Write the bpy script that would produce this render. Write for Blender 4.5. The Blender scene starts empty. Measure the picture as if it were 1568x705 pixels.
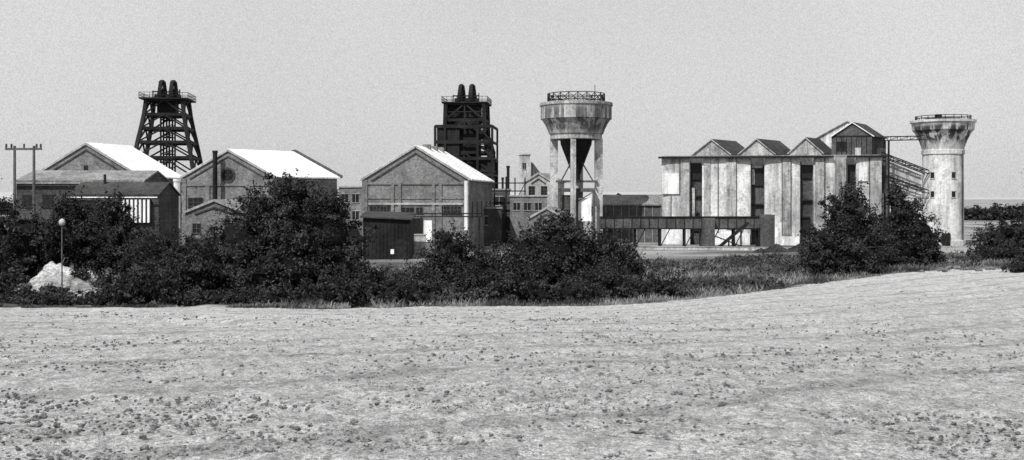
import bpy, math, random
import numpy as np
random.seed(7); rng=np.random.default_rng(7)
sc=bpy.context.scene
sc.view_settings.view_transform='Standard'
try: sc.view_settings.look='None'
except: pass
sc.view_settings.exposure=0

# ---------------------------------------------------------------- helpers
def link(ob):
    sc.collection.objects.link(ob); return ob
def group(name, loc=(0,0,0)):
    e=bpy.data.objects.new(name,None); e.location=loc; e.empty_display_size=1; return link(e)
def put(ob,parent):
    if parent is not None:
        ob.parent=parent; ob.location=(-parent.location[0],-parent.location[1],-parent.location[2])
    return ob
class MB:
    def __init__(s): s.v=[]; s.f=[]
    def poly(s,pts):
        n=len(s.v); s.v+= [tuple(p) for p in pts]; s.f.append(tuple(range(n,n+len(pts))))
    def hexa(s,b,t):
        n=len(s.v); s.v+=[tuple(p) for p in b]+[tuple(p) for p in t]; k=len(b)
        s.f.append(tuple(n+i for i in reversed(range(k)))); s.f.append(tuple(n+k+i for i in range(k)))
        for i in range(k):
            j=(i+1)%k; s.f.append((n+i,n+j,n+k+j,n+k+i))
    def box(s,x0,x1,y0,y1,z0,z1):
        b=[(x0,y0,z0),(x1,y0,z0),(x1,y1,z0),(x0,y1,z0)]
        s.hexa(b,[(p[0],p[1],z1) for p in b])
    def beam(s,a,b,w,h=None):
        h=h or w
        a=np.array(a,float); b=np.array(b,float); d=b-a; L=np.linalg.norm(d)
        if L<1e-6: return
        d/=L; up=np.array([0,0,1.]) if abs(d[2])<.95 else np.array([0,1.,0])
        r=np.cross(d,up); r/=np.linalg.norm(r); u=np.cross(r,d)
        c=[(-1,-1),(1,-1),(1,1),(-1,1)]
        s.hexa([a+r*i*w/2+u*j*h/2 for i,j in c],[b+r*i*w/2+u*j*h/2 for i,j in c])
    def lathe(s,cx,cy,prof,n=48,cap=True):
        n0=len(s.v)
        for r,z in prof:
            for i in range(n):
                a=2*math.pi*i/n; s.v.append((cx+r*math.cos(a),cy+r*math.sin(a),z))
        for k in range(len(prof)-1):
            for i in range(n):
                j=(i+1)%n; s.f.append((n0+k*n+i,n0+k*n+j,n0+(k+1)*n+j,n0+(k+1)*n+i))
        if cap:
            s.f.append(tuple(n0+i for i in reversed(range(n))))
            m=n0+(len(prof)-1)*n; s.f.append(tuple(m+i for i in range(n)))
    def obj(s,name,mat,parent=None,smooth=False):
        me=bpy.data.meshes.new(name); me.from_pydata(s.v,[],s.f); me.materials.append(mat); me.update()
        if smooth: me.polygons.foreach_set('use_smooth',[True]*len(me.polygons))
        return put(link(bpy.data.objects.new(name,me)),parent)
def npmesh(name,V,F,mat,parent=None,tone=None,tone_name='tone',smooth=False,vdom=False):
    me=bpy.data.meshes.new(name); V=np.asarray(V,np.float32); F=np.asarray(F,np.int32)
    k=F.shape[1]; me.vertices.add(len(V)); me.vertices.foreach_set('co',V.ravel())
    me.loops.add(F.size); me.loops.foreach_set('vertex_index',F.ravel())
    me.polygons.add(len(F)); me.polygons.foreach_set('loop_start',np.arange(0,F.size,k,dtype=np.int32))
    me.polygons.foreach_set('loop_total',np.full(len(F),k,np.int32))
    me.polygons.foreach_set('use_smooth',np.full(len(F),smooth))
    me.update(calc_edges=True)
    if tone is not None:
        a=me.attributes.new(tone_name,'FLOAT','POINT' if vdom else 'FACE'); a.data.foreach_set('value',np.asarray(tone,np.float32))
    me.materials.append(mat)
    return put(link(bpy.data.objects.new(name,me)),parent)

# value noise
def vn(x,y,scale,seed):
    x=np.asarray(x,float)/scale+1000.3; y=np.asarray(y,float)/scale+1000.7
    xi=np.floor(x).astype(np.int64); yi=np.floor(y).astype(np.int64); fx=x-xi; fy=y-yi
    fx=fx*fx*(3-2*fx); fy=fy*fy*(3-2*fy)
    def h(a,b):
        n=(a*374761393+b*668265263+seed*1442695041)&0xffffffff
        n=((n^(n>>13))*1274126177)&0xffffffff
        return ((n^(n>>16))&0xffff)/65535.
    return (h(xi,yi)*(1-fx)+h(xi+1,yi)*fx)*(1-fy)+(h(xi,yi+1)*(1-fx)+h(xi+1,yi+1)*fx)*fy
def sm(a,b,x):
    t=np.clip((np.asarray(x,float)-a)/(b-a),0,1); return t*t*(3-2*t)
def edge(x): return 81+29*sm(2,50,x)+1.6*(vn(x,x*0,9,3)-.5)*2
def hg(x,y):
    x=np.asarray(x,float); y=np.asarray(y,float)
    s=.085-.032*sm(2,50,x)
    f=7.7-s*np.minimum(y,edge(x)+4)
    f=np.where(y<0,7.7-.02*y,f)
    E=edge(x)+4
    w=sm(0,1,(y-E)/45)
    return f*(1-w)+0.0*w

# ---------------------------------------------------------------- materials
def nt(name):
    m=bpy.data.materials.new(name); m.use_nodes=True; t=m.node_tree; t.nodes.clear()
    o=t.nodes.new('ShaderNodeOutputMaterial'); b=t.nodes.new('ShaderNodeBsdfPrincipled'); t.links.new(b.outputs[0],o.inputs[0])
    b.inputs['Specular IOR Level'].default_value=.12
    return m,t,b
def noise(t,co,scale,detail=4,rough=.6,stretch=None):
    if stretch:
        mp=t.nodes.new('ShaderNodeMapping'); mp.inputs['Scale'].default_value=stretch; t.links.new(co,mp.inputs[0]); co=mp.outputs[0]
    n=t.nodes.new('ShaderNodeTexNoise'); n.inputs['Scale'].default_value=scale; n.inputs['Detail'].default_value=detail
    n.inputs['Roughness'].default_value=rough; t.links.new(co,n.inputs['Vector']); return n.outputs[0]
def mth(t,op,a,b=None,c=None,clamp=False):
    n=t.nodes.new('ShaderNodeMath'); n.operation=op; n.use_clamp=clamp
    for i,v in enumerate((a,b,c)):
        if v is None: continue
        if isinstance(v,(int,float)): n.inputs[i].default_value=v
        else: t.links.new(v,n.inputs[i])
    return n.outputs[0]
def rmp(t,v,a,b,lo,hi):
    n=t.nodes.new('ShaderNodeMapRange'); n.interpolation_type='SMOOTHSTEP'
    t.links.new(v,n.inputs[0])
    for i,q in enumerate((a,b,lo,hi)): n.inputs[i+1].default_value=q
    return n.outputs[0]
def mixf(t,f,a,b):
    n=t.nodes.new('ShaderNodeMix'); n.data_type='FLOAT'
    for i,v in ((0,f),(2,a),(3,b)):
        if isinstance(v,(int,float)): n.inputs[i].default_value=v
        else: t.links.new(v,n.inputs[i])
    return n.outputs[0]
def bumpn(t,h,b,st,dist):
    n=t.nodes.new('ShaderNodeBump'); n.inputs['Strength'].default_value=st; n.inputs['Distance'].default_value=dist
    t.links.new(h,n.inputs['Height']); t.links.new(n.outputs[0],b.inputs['Normal'])
def mat(name,base,var=.35,streak=.0,rough=.9,fine=2.5,bands=None,bump=.4,zstain=None,patch=None,brick=False,blotch=0):
    m,t,b=nt(name); tc=t.nodes.new('ShaderNodeTexCoord'); co=tc.outputs['Object']
    v=mth(t,'MULTIPLY',rmp(t,noise(t,co,fine,6,.85),.34,.66,1-var,1+var),rmp(t,noise(t,co,.22,4,.7),.32,.68,1-var*.7,1+var*.6))
    if streak>0:
        s=noise(t,co,1.0,5,.75,(1.3,1.3,.1)); v=mth(t,'MULTIPLY',v,rmp(t,s,.44,.68,1.04,1-streak))
        s=noise(t,co,1.0,4,.7,(.35,.35,.07)); v=mth(t,'MULTIPLY',v,rmp(t,s,.45,.65,1.05,1-streak*.8))
    if patch:
        v=mth(t,'MULTIPLY',v,rmp(t,noise(t,co,.5,6,.75),.54,.64,1,1-patch))
    if blotch:
        v=mth(t,'MULTIPLY',v,rmp(t,noise(t,co,.16,6,.7,(1,1,.6)),.4,.6,1+blotch*.5,1-blotch))
    if brick:
        mp=t.nodes.new('ShaderNodeMapping'); mp.inputs['Rotation'].default_value=(math.radians(-90),0,0); t.links.new(co,mp.inputs[0])
        bk=t.nodes.new('ShaderNodeTexBrick'); bk.inputs['Scale'].default_value=1; bk.inputs['Brick Width'].default_value=.7; bk.inputs['Row Height'].default_value=.26
        bk.inputs['Mortar Size'].default_value=.025; bk.inputs['Mortar Smooth'].default_value=.5
        bk.inputs['Color1'].default_value=(.82,.82,.82,1); bk.inputs['Color2'].default_value=(1.12,1.12,1.12,1); bk.inputs['Mortar'].default_value=(1.35,1.35,1.35,1)
        t.links.new(mp.outputs[0],bk.inputs['Vector']); r=t.nodes.new('ShaderNodeRGBToBW'); t.links.new(bk.outputs['Color'],r.inputs[0]); v=mth(t,'MULTIPLY',v,r.outputs[0])
    if bands:
        w=t.nodes.new('ShaderNodeTexWave'); w.bands_direction=bands[0]; w.inputs['Scale'].default_value=bands[1]; w.inputs['Distortion'].default_value=.4
        t.links.new(co,w.inputs['Vector']); v=mth(t,'MULTIPLY',v,rmp(t,w.outputs['Fac'],0,.5,1-bands[2],1))
    if zstain:
        sp=t.nodes.new('ShaderNodeSeparateXYZ'); t.links.new(co,sp.inputs[0])
        zz=rmp(t,sp.outputs[2],zstain[0],zstain[1],0,1)
        zz2=rmp(t,sp.outputs[2],zstain[2],zstain[3],0,1)
        s=rmp(t,noise(t,co,1.0,3,.6,(.8,.8,.06)),.44,.54,0,1)
        v=mth(t,'MULTIPLY',v,mixf(t,mth(t,'MULTIPLY',mth(t,'MULTIPLY',zz,zz2),s),1.0,zstain[4]))
    v=mth(t,'MULTIPLY',v,base,clamp=True)
    cc=t.nodes.new('ShaderNodeCombineColor')
    for i in range(3): t.links.new(v,cc.inputs[i])
    t.links.new(cc.outputs[0],b.inputs['Base Color']); b.inputs['Roughness'].default_value=rough
    bumpn(t,noise(t,co,fine*1.5,4),b,bump,.08)
    return m
def leafmat(name,lo,hi):
    m,t,b=nt(name); a=t.nodes.new('ShaderNodeAttribute'); a.attribute_name='tone'
    v=mixf(t,a.outputs['Fac'],lo,hi); cc=t.nodes.new('ShaderNodeCombineColor')
    for i in range(3): t.links.new(v,cc.inputs[i])
    t.links.new(cc.outputs[0],b.inputs['Base Color']); b.inputs['Roughness'].default_value=.85
    return m
BRICK=mat('brick_masonry',.15,.4,.12,brick=True,patch=.2)
BRICKD=mat('dark_brick_masonry',.055,.45,.10,brick=True)
TRIM=mat('stone_trim',.32,.3,.2)
ROOFW=mat('asbestos_sheet_roof',.80,.12,.22,bands=('X',.55,.14),patch=.25)
ROOFD=mat('dark_sheet_roof',.045,.4,.2)
ROOFM=mat('grey_sheet_roof',.20,.4,.25,bands=('X',.5,.15))
CONC=mat('weathered_concrete',.40,.34,.38,patch=.35)
CONCT=mat('tower_concrete',.50,.25,.32,zstain=(18.6,20.4,23.6,22.4,.12),patch=.3)
CONCB=mat('bunker_concrete',.36,.3,.42,zstain=(20.6,22.6,28,25.4,.33),patch=.4)
SILO=mat('silo_cladding',.52,.28,.36,patch=.35,blotch=.25)
SILOG=mat('silo_weathered_cladding',.36,.3,.42,patch=.45,blotch=.25)
SILOW=mat('silo_pale_sheet',.64,.2,.36,patch=.2)
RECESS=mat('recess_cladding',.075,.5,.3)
STEEL=mat('dark_steelwork',.016,.5,.3,rough=.7)
STEELM=mat('grey_steelwork',.08,.45,.3)
WHITE=mat('white_paint',.78,.15,.25)
GLASS=mat('dark_window_glass',.02,.4,0,rough=.25)
WOOD=mat('pole_timber',.10,.4,.3)
BARK=mat('tree_bark',.05,.4,.3)
COAL=mat('coal',.03,.5,0)
CLOD=mat('soil_clod',.15,.6,0,fine=3)  # darker than the field, the clods' shaded look is put into the colour
BANK=mat('bare_earth',.30,.6,0,fine=3,patch=.5)
HILL=mat('far_land',.33,.1,0,fine=.01)  # pale grey puts the haze of distance into the colour
SEA=mat('sea_water',.36,.05,0,fine=.01,rough=.5)
LEAF=leafmat('foliage_leaves',.004,.055)
GRASS=leafmat('grass_blades',.035,.24)
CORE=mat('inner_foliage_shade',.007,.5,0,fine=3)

def ground_material():
    m,t,b=nt('ground_soil_and_grass'); tc=t.nodes.new('ShaderNodeTexCoord'); co=tc.outputs['Object']
    A=t.nodes.new('ShaderNodeAttribute'); A.attribute_name='field'
    Y=t.nodes.new('ShaderNodeAttribute'); Y.attribute_name='yard'
    f=rmp(t,noise(t,co,.12,4,.6,(.45,1,1)),.3,.7,.80,.90)
    f=mth(t,'MULTIPLY',f,rmp(t,noise(t,co,.9,8,.85,(1,.8,1)),.38,.58,.80,1.08))
    f=mth(t,'MULTIPLY',f,rmp(t,noise(t,co,3.2,6,.85,(1,.4,1)),.40,.56,.70,1.08))
    f=mth(t,'MULTIPLY',f,rmp(t,noise(t,co,9,6,.9),.40,.55,.50,1.08))
    f=mth(t,'MULTIPLY',f,rmp(t,noise(t,co,30,4,.9),.40,.55,.55,1.08))
    f=mth(t,'MULTIPLY',f,rmp(t,noise(t,co,1.3,8,.9,(.8,.8,1)),.59,.65,1,.45))
    f=mth(t,'MULTIPLY',f,rmp(t,noise(t,co,.3,6,.8,(.5,1.2,1)),.58,.70,1,.75))
    mp=t.nodes.new('ShaderNodeMapping'); mp.inputs['Rotation'].default_value=(0,0,math.radians(62)); t.links.new(co,mp.inputs[0])
    w=t.nodes.new('ShaderNodeTexWave'); w.inputs['Scale'].default_value=.05; w.inputs['Distortion'].default_value=6; w.inputs['Detail'].default_value=4; w.inputs['Detail Scale'].default_value=.8
    t.links.new(mp.outputs[0],w.inputs['Vector'])
    f=mth(t,'MULTIPLY',f,rmp(t,w.outputs['Fac'],0,.08,.74,1))
    g=mth(t,'MULTIPLY',rmp(t,noise(t,co,.35,5,.7),.3,.7,.05,.18),rmp(t,noise(t,co,3,4,.8),.3,.7,.5,1.3))
    y=mth(t,'MULTIPLY',rmp(t,noise(t,co,.08,4,.6,(.4,1,1)),.35,.65,.10,.42),rmp(t,noise(t,co,1.5,4,.7),.3,.7,.6,1.2))
    v=mixf(t,Y.outputs['Fac'],g,y); v=mixf(t,A.outputs['Fac'],v,f)
    cc=t.nodes.new('ShaderNodeCombineColor')
    for i in range(3): t.links.new(v,cc.inputs[i])
    t.links.new(cc.outputs[0],b.inputs['Base Color']); b.inputs['Roughness'].default_value=.95
    hsum=mth(t,'ADD',noise(t,co,16,6,.85),mth(t,'MULTIPLY',noise(t,co,4,5,.8),2.0))
    bumpn(t,hsum,b,1.0,.12)
    return m
GROUND=ground_material()

# ---------------------------------------------------------------- ground
rows=[-300,-80,-20,-3,1.5]+list(np.geomspace(3,135,430))+list(np.geomspace(137,9000,70))
rows=np.array(rows); tau=np.linspace(-1,1,621); tt=.25*tau+.75*tau**5
W=np.where(rows<3,44,40+1.2*rows); X=W[:,None]*tt[None,:]; Yg=np.repeat(rows[:,None],len(tt),1)
Z=hg(X,Yg)
E=edge(X); fld=sm(0,1,(E+1.6*(vn(X,Yg,1.5,9)-.5)*2-Yg)/1.2+.5)
rel=.06*(vn(X,Yg,.15,11)-.5)+.06*(vn(X,Yg,.38,12)-.5)+.05*(vn(X,Yg,1.1,13)-.5)+.07*(vn(X,Yg,2.2,16)-.5)*sm(15,40,Yg)+.3*(vn(X,Yg,11,14)-.5)*sm(8,30,Yg)
rut=0
for (x0,y0,x1,y1,wd,dp) in [(-27,67,-10,41,.45,.20),(-25.2,68,-8.2,42,.4,.18),(12,44,34,36,.3,.13),(16,30,30,28,.25,.10),(20,60,44,56,.4,.12),(22,42,40,46,.35,.12)]:
    dx,dy=x1-x0,y1-y0; L2=dx*dx+dy*dy; p=np.clip(((X-x0)*dx+(Yg-y0)*dy)/L2,0,1)
    d=np.hypot(X-x0-p*dx,Yg-y0-p*dy)+ .7*(vn(X,Yg,1.2,21)-.5); rut=rut+dp*np.exp(-(d/wd)**2)
Z=Z+rel*fld*(Yg>0)-rut*fld+(1-fld)*.5*(vn(X,Yg,2.5,15)-.5)*sm(160,110,Yg)*(Yg>0)
nr,nc=X.shape
idx=np.arange(nr*nc).reshape(nr,nc)
F=np.stack([idx[:-1,:-1],idx[:-1,1:],idx[1:,1:],idx[1:,:-1]],-1).reshape(-1,4)
go=npmesh('ground',np.stack([X,Yg,Z],-1).reshape(-1,3),F,GROUND,None,fld.ravel(),'field',True,True)
yard=sm(140,165,Yg+ 14*(vn(X,Yg,12,5)-.5)); a=go.data.attributes.new('yard','FLOAT','POINT'); a.data.foreach_set('value',yard.ravel().astype(np.float32))

# sea strip and far land
m=MB(); m.box(900,9000,2600,8900,.3,.8); m.obj('sea',SEA)
xs=np.linspace(-4200,4200,160); hh=12+16*vn(xs,xs*0,600,31)+4*vn(xs,xs*0,110,32); hh*=1-.75*sm(900,1500,xs)
V=[];Fh=[]
for i,x in enumerate(xs): V+= [(x,4200,0),(x,4300,hh[i]),(x,4900,0)]
for i in range(len(xs)-1):
    for k in range(2): Fh.append((i*3+k,(i+1)*3+k,(i+1)*3+k+1,i*3+k+1))
npmesh('hills',V,Fh,HILL)

# ---------------------------------------------------------------- foliage
def leaves(C,N,size,tone):
    n=len(C); R=rng.normal(size=(n,3)); T=np.cross(N,R); T/=np.linalg.norm(T,axis=1)[:,None]+1e-9
    B=np.cross(N,T); s=size[:,None]
    V=np.stack([C-T*s,C-B*s*.55,C+T*s,C+B*s*.55],1).reshape(-1,3)
    return V,np.arange(4*n).reshape(n,4),tone
def crown(lobes,dens=1.0,per=70,cr=.5,ls=.12,shoots=True):
    Cs=[];Ns=[];Ts=[];Ss=[]
    for (cx,cy,cz,rx,ry,rz) in lobes:
        area=4*math.pi*(((rx*ry)**1.6+(rx*rz)**1.6+(ry*rz)**1.6)/3)**(1/1.6)
        k=max(6,int(area*dens)); d=rng.normal(size=(k,3)); d/=np.linalg.norm(d,axis=1)[:,None]
        rad=.58+.42*rng.random(k)**.6; rad*=1+.5*(rng.random(k)**2-.27)
        P=np.array([cx,cy,cz])+d*rad[:,None]*np.array([rx,ry,rz])
        crr=cr*(.3+1.05*rng.random(k)); ct=rng.random(k)**1.5
        for j in range(k):
            q=int(per*(.4+1.2*rng.random()))
            g=rng.normal(size=(q,3))*crr[j]*np.array([.62,.62,.5])
            Cs.append(P[j]+g); nn=d[j]*.5+rng.normal(size=(q,3))*.6+np.array([0,-.1,.35]); Ns.append(nn)
            Ts.append(np.clip(ct[j]*.85+.6*rng.random(q)**3,0,1.5)); Ss.append(ls*(.5+1.0*rng.random(q)))
        if shoots and rz>1.2:
            for j in range(int(5+rx*4)):
                a=rng.uniform(0,6.28); el=rng.uniform(.1,1.3); dd=np.array([math.cos(a)*math.cos(el),math.sin(a)*math.cos(el),math.sin(el)])
                p0=np.array([cx,cy,cz])+dd*np.array([rx,ry,rz])*.9; q=26; tt_=rng.random(q)[:,None]
                dirv=dd*.6+np.array([0,0,.7])+rng.normal(size=3)*.25
                Cs.append(p0+dirv*tt_*rng.uniform(.5,1.3)+rng.normal(size=(q,3))*.10*(1.5-tt_)); Ns.append(rng.normal(size=(q,3))+[0,-.2,.3]); Ts.append(rng.random(q)*.7); Ss.append(ls*(.5+.7*rng.random(q)))
    C=np.concatenate(Cs);N=np.concatenate(Ns);N/=np.linalg.norm(N,axis=1)[:,None];T=np.concatenate(Ts);S=np.concatenate(Ss)
    ok=C[:,2]>hg(C[:,0],C[:,1])+.05
    return leaves(C[ok],N[ok],S[ok],T[ok])
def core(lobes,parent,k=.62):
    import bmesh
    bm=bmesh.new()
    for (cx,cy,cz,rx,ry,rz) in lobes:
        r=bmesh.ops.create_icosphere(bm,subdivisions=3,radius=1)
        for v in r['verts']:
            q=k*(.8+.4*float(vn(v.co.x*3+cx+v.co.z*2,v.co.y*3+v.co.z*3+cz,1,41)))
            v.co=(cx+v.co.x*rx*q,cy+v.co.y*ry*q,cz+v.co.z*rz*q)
    me=bpy.data.meshes.new('crown_shade_core'); bm.to_mesh(me); bm.free(); me.materials.append(CORE)  # solid near-black core closes crown gaps, inner shade put in as colour
    put(link(bpy.data.objects.new('crown_shade_core',me)),parent)
def tree(name,lobes,trunk=None,dens=1.0,**kw):
    cx=float(np.mean([l[0] for l in lobes])); cy=float(np.mean([l[1] for l in lobes])); z0=float(hg(cx,cy))
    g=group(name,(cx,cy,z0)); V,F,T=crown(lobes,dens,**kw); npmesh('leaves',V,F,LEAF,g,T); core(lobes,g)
    m=MB(); base=(cx,cy,z0-.3); top=(cx+.2,cy,z0+max(1.2,(max(l[2] for l in lobes)-z0)*.45))
    def limb(a,b,r0,r1,n=8):
        a=np.array(a,float);b=np.array(b,float);d=(b-a)/np.linalg.norm(b-a);u=np.cross(d,[.3,.9,.1]);u/=np.linalg.norm(u);w=np.cross(d,u)
        m.hexa([a+(u*math.cos(i*6.2832/n)+w*math.sin(i*6.2832/n))*r0 for i in range(n)],[b+(u*math.cos(i*6.2832/n)+w*math.sin(i*6.2832/n))*r1 for i in range(n)])
    limb(base,top,.32,.22)
    for l in lobes:
        mid=((top[0]+l[0])/2,(top[1]+l[1])/2,(top[2]+l[2])/2+.2); limb(top,mid,.16,.11); limb(mid,(l[0],l[1],l[2]+l[5]*.5),.11,.04)
        for k in range(3): limb(mid,(l[0]+rng.normal()*l[3]*.5,l[1]+rng.normal()*l[4]*.5,l[2]+l[5]*(.3+.5*rng.random())),.07,.02,6)
    m.obj('trunk_and_limbs',BARK,g)
# big central-left tree
tree('sycamore_tree',[(-19.8,93,6.3,4.0,3.6,4.2),(-16.4,92,5.3,3.4,3.2,3.9),(-23.6,92.5,5.0,3.1,3.2,3.7),(-26.4,92,2.9,2.6,2.6,2.7),(-14.5,91,2.8,2.2,2.2,2.7),(-20,90.5,2.8,5.0,2.6,2.6),(-19.2,93,9.4,1.7,1.5,1.6),(-22.6,93,7.9,1.4,1.4,1.4),(-16.3,92,8.3,1.5,1.3,1.4)])
# left mass
tree('hawthorn_tree',[(-45.4,97,4.6,3.3,2.6,3.8),(-48.4,97,4.8,2.6,2.6,4.6),(-46.6,93,2.4,2.4,2.2,2.4),(-48,93,3.4,2.8,2.4,2.8)])
tree('hawthorn_tree',[(-41.2,99,5.8,2.2,2.2,3.2),(-38.6,99,4.8,2.6,2.2,3.0),(-41.8,98.5,8.0,1.2,1.1,1.6),(-43.4,98,4.2,2.2,2,2.6)])
tree('hawthorn_tree',[(-37.4,98,5.6,2.3,2.3,3.2),(-34.0,97,3.7,3.0,2.5,2.8),(-37.2,97.5,7.7,1.3,1.3,1.4),(-31.9,93.5,2.4,2.7,2.2,2.4)])
tree('hawthorn_tree',[(-29.8,95,3.2,2.6,2.2,2.4),(-29.8,92.5,1.9,2.6,2,2.0)])
# mid bushes
tree('elder_bush',[(-5.6,96,3.7,2.5,2.2,2.5),(-3.0,96,2.9,2.2,2.0,2.0),(-7.2,94.5,2,2.0,2,1.7),(-3.4,94.5,1.9,2.8,2,1.6),(-6.0,96,5.4,1.0,1.0,.9)])
tree('hawthorn_tree',[(1.6,96,4.0,2.6,2.3,2.4),(4.3,96,4.5,2.9,2.5,2.8),(4.3,96,6.7,1.3,1.3,1.0),(2.4,94.5,2.4,3.4,2.2,2.0),(-.6,95.5,2.2,2,2,1.9)])
tree('hawthorn_tree',[(7.4,97,3.8,2.8,2.3,2.3),(10,97.5,3.1,2.1,2,1.9),(8.6,96,2.5,3.2,2.2,1.8),(6.3,97,5.1,1.5,1.5,1.3)])
# right trees
tree('hawthorn_tree',[(33.9,106,6.7,2.6,2.4,3.2),(31.4,105.5,4.3,2.1,2.2,2.6),(36,106,4.9,2.6,2.4,3.1),(30.8,104.5,2.9,1.9,1.8,1.6),(34.2,104.5,3.2,3.0,2,2.1),(34.4,106,9.1,1.2,1.2,1.4)])
tree('hawthorn_tree',[(42.1,113,7.0,2.0,2,2.9),(43.8,113,5.2,2.2,2.1,2.5),(40.6,113,4.9,2.1,2,2.8),(45.0,112.5,3.7,1.6,1.6,1.7),(42.3,112,3.1,3,1.8,2),(41.3,113,9.2,.9,.9,1.4)])
tree('hawthorn_bush',[(57.8,125,4.0,2.4,2.2,1.9),(61,126,4.6,2.8,2.4,2.4),(55.8,124,2.7,1.5,1.6,1.3),(59,123,2.4,3.3,2,1.7)])
tree('bramble_bush',[(43.9,90,3.2,1.5,1.2,.9),(45.6,90.5,3.6,1.7,1.4,1.3)],dens=2.0,cr=.3,ls=.09)
tree('ash_tree',[(56.8,110,9.2,2.2,2.0,2.8),(58.3,110,7.0,2.6,2.5,3.0),(55.4,110,8.0,1.0,1.0,1.2),(55.8,110,12.2,.8,.8,1.3)],dens=.5)
# hedge along field edge
hl=[]
for x in np.arange(-56,13,1.4):
    e=float(edge(x)); z=float(hg(x,e+3)); hgt=(.8+1.5*vn(x,0,4,61)+.8*vn(x,0,1.5,62))*(1 if x<-27 or x>-12 else .8)
    if -42.5<x<-33.5: hgt=.6
    hl.append((x+rng.normal()*.3,e+2.8+rng.normal()*.9,z+hgt*.45,1.2,1.2,hgt*.75))
for x in np.arange(-14,-8,1.5):
    hl.append((x,92+rng.normal()*2,1.2+rng.random()*.7,1.0,1.1,.8+.6*rng.random()))
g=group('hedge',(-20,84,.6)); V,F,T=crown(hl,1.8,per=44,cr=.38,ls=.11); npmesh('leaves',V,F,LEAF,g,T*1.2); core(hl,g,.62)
sl=[]
for i in range(560):
    x=rng.uniform(-15,62); e=float(edge(x)); y=e+.8+rng.random()**1.2*46
    if x>12 and y-e<4 and rng.random()<.35: continue
    if vn(x,y,7,66)<.36: continue
    s=.3+.85*rng.random()**2; sl.append((x,y,float(hg(x,y))+s*.4,s*2.0,s*1.4,s*.8))
g=group('scrub_bushes',(15,100,1)); V,F,T=crown(sl,1.5,per=24,cr=.36,ls=.12,shoots=False); npmesh('leaves',V,F,LEAF,g,np.clip(T*2.2+.2,0,3.0))
# distant tree rows
dl=[]
for x in np.arange(165,300,4.5):
    h=4.2+1.4*rng.random(); dl.append((x,400+8*rng.random(),h*.5,3.4,3,h*.55))
for x in np.arange(20,75,5):
    h=4+2*rng.random(); dl.append((x,480+8*rng.random(),h*.5,3.5,3,h*.55))
for x in np.arange(-420,-150,7):
    h=5+3*rng.random(); dl.append((x,520+8*rng.random(),h*.5,5,3,h*.55))
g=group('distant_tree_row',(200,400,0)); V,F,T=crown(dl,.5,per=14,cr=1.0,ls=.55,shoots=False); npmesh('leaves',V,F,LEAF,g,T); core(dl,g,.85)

# grass blades
def grass(name,n,xr,off,hr,tr,wmul=1):
    x=rng.uniform(*xr,n); y=edge(x)+off[0]+(off[1]-off[0])*rng.random(n)**1.4
    k=vn(x,y,2.2,71)>.33; x=x[k];y=y[k];n=len(x)
    z=hg(x,y)-.05; h=rng.uniform(*hr,n)*(.4+1.2*vn(x,y,3,72)); a=rng.uniform(0,6.28,n); w=rng.uniform(.04,.10,n)*wmul
    dx,dy=np.cos(a)*w,np.sin(a)*w; lx,ly=rng.normal(size=n)*h*.45,rng.normal(size=n)*h*.45
    V=np.stack([np.stack([x-dx,y-dy,z],1),np.stack([x+dx,y+dy,z],1),np.stack([x+lx,y+ly,z+h],1)],1).reshape(-1,3)
    T=np.clip(tr[0]+(tr[1]-tr[0])*(1.8*(vn(x,y,3.0,73)-.35)+.5*rng.random(n)),0,1)
    return npmesh(name,V,np.arange(3*n).reshape(n,3),GRASS,None,T)
grass('rough_grass',95000,(-20,72),(-.4,56),(.25,.75),(0,1))
grass('verge_grass',26000,(-58,60),(-1.8,1.4),(.08,.32),(0,.75))

# clods / weeds on field
import bmesh
bm=bmesh.new(); bmesh.ops.create_icosphere(bm,subdivisions=2,radius=1); bv=np.array([v.co[:] for v in bm.verts]); bf=np.array([[v.index for v in f.verts] for f in bm.faces]); bm.free()
n=13000; yy=1/rng.uniform(1/70,1/7.5,n); xx=rng.uniform(-.62,.62,n)*yy*1.05
kk=vn(xx,yy,1.8,81)*.7+vn(xx,yy,.6,82)*.3+rng.random(n)*.35>.68; xx=xx[kk];yy=yy[kk]; n=len(xx)
sz=.005+.022*rng.random(n)**4+.0006*yy
ex=[(1.45,12.05,.062),(-.85,11.9,.042),(-1.95,12.9,.04),(-2.45,12.6,.035),(-3.3,12.0,.03),(-4.1,11.6,.03)]
for a_,b_,c_ in ex: xx=np.append(xx,a_);yy=np.append(yy,b_);sz=np.append(sz,c_)
for i in range(40): xx=np.append(xx,rng.normal(45,3));yy=np.append(yy,rng.normal(104,2.5));sz=np.append(sz,.1+.15*rng.random())
n=len(xx)
J=1+.3*rng.normal(size=(n,len(bv),1)); sc3=np.stack([rng.uniform(.8,1.5,n),rng.uniform(.8,1.3,n),rng.uniform(.5,.85,n)],1)
V=bv[None]*J*sc3[:,None,:]*sz[:,None,None]+np.stack([xx,yy,hg(xx,yy)+sz*.3+.01],1)[:,None,:]
F=(bf[None]+(np.arange(n)*len(bv))[:,None,None]).reshape(-1,3)
npmesh('soil_clods',V.reshape(-1,3),F,CLOD)
n=260; yy=1/rng.uniform(1/80,1/14,n); xx=rng.uniform(-.6,.6,n)*yy; kk=vn(xx,yy,6,83)>.55; xx=xx[kk];yy=yy[kk]
ax=rng.normal(3,1.6,36); ay=rng.normal(50,.8,36); xx=np.append(xx,ax);yy=np.append(yy,ay)
ax=rng.normal(-15,8,50); ay=rng.normal(54,3,50); xx=np.append(xx,ax);yy=np.append(yy,ay)
Cs=[];Ss=[]
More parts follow.
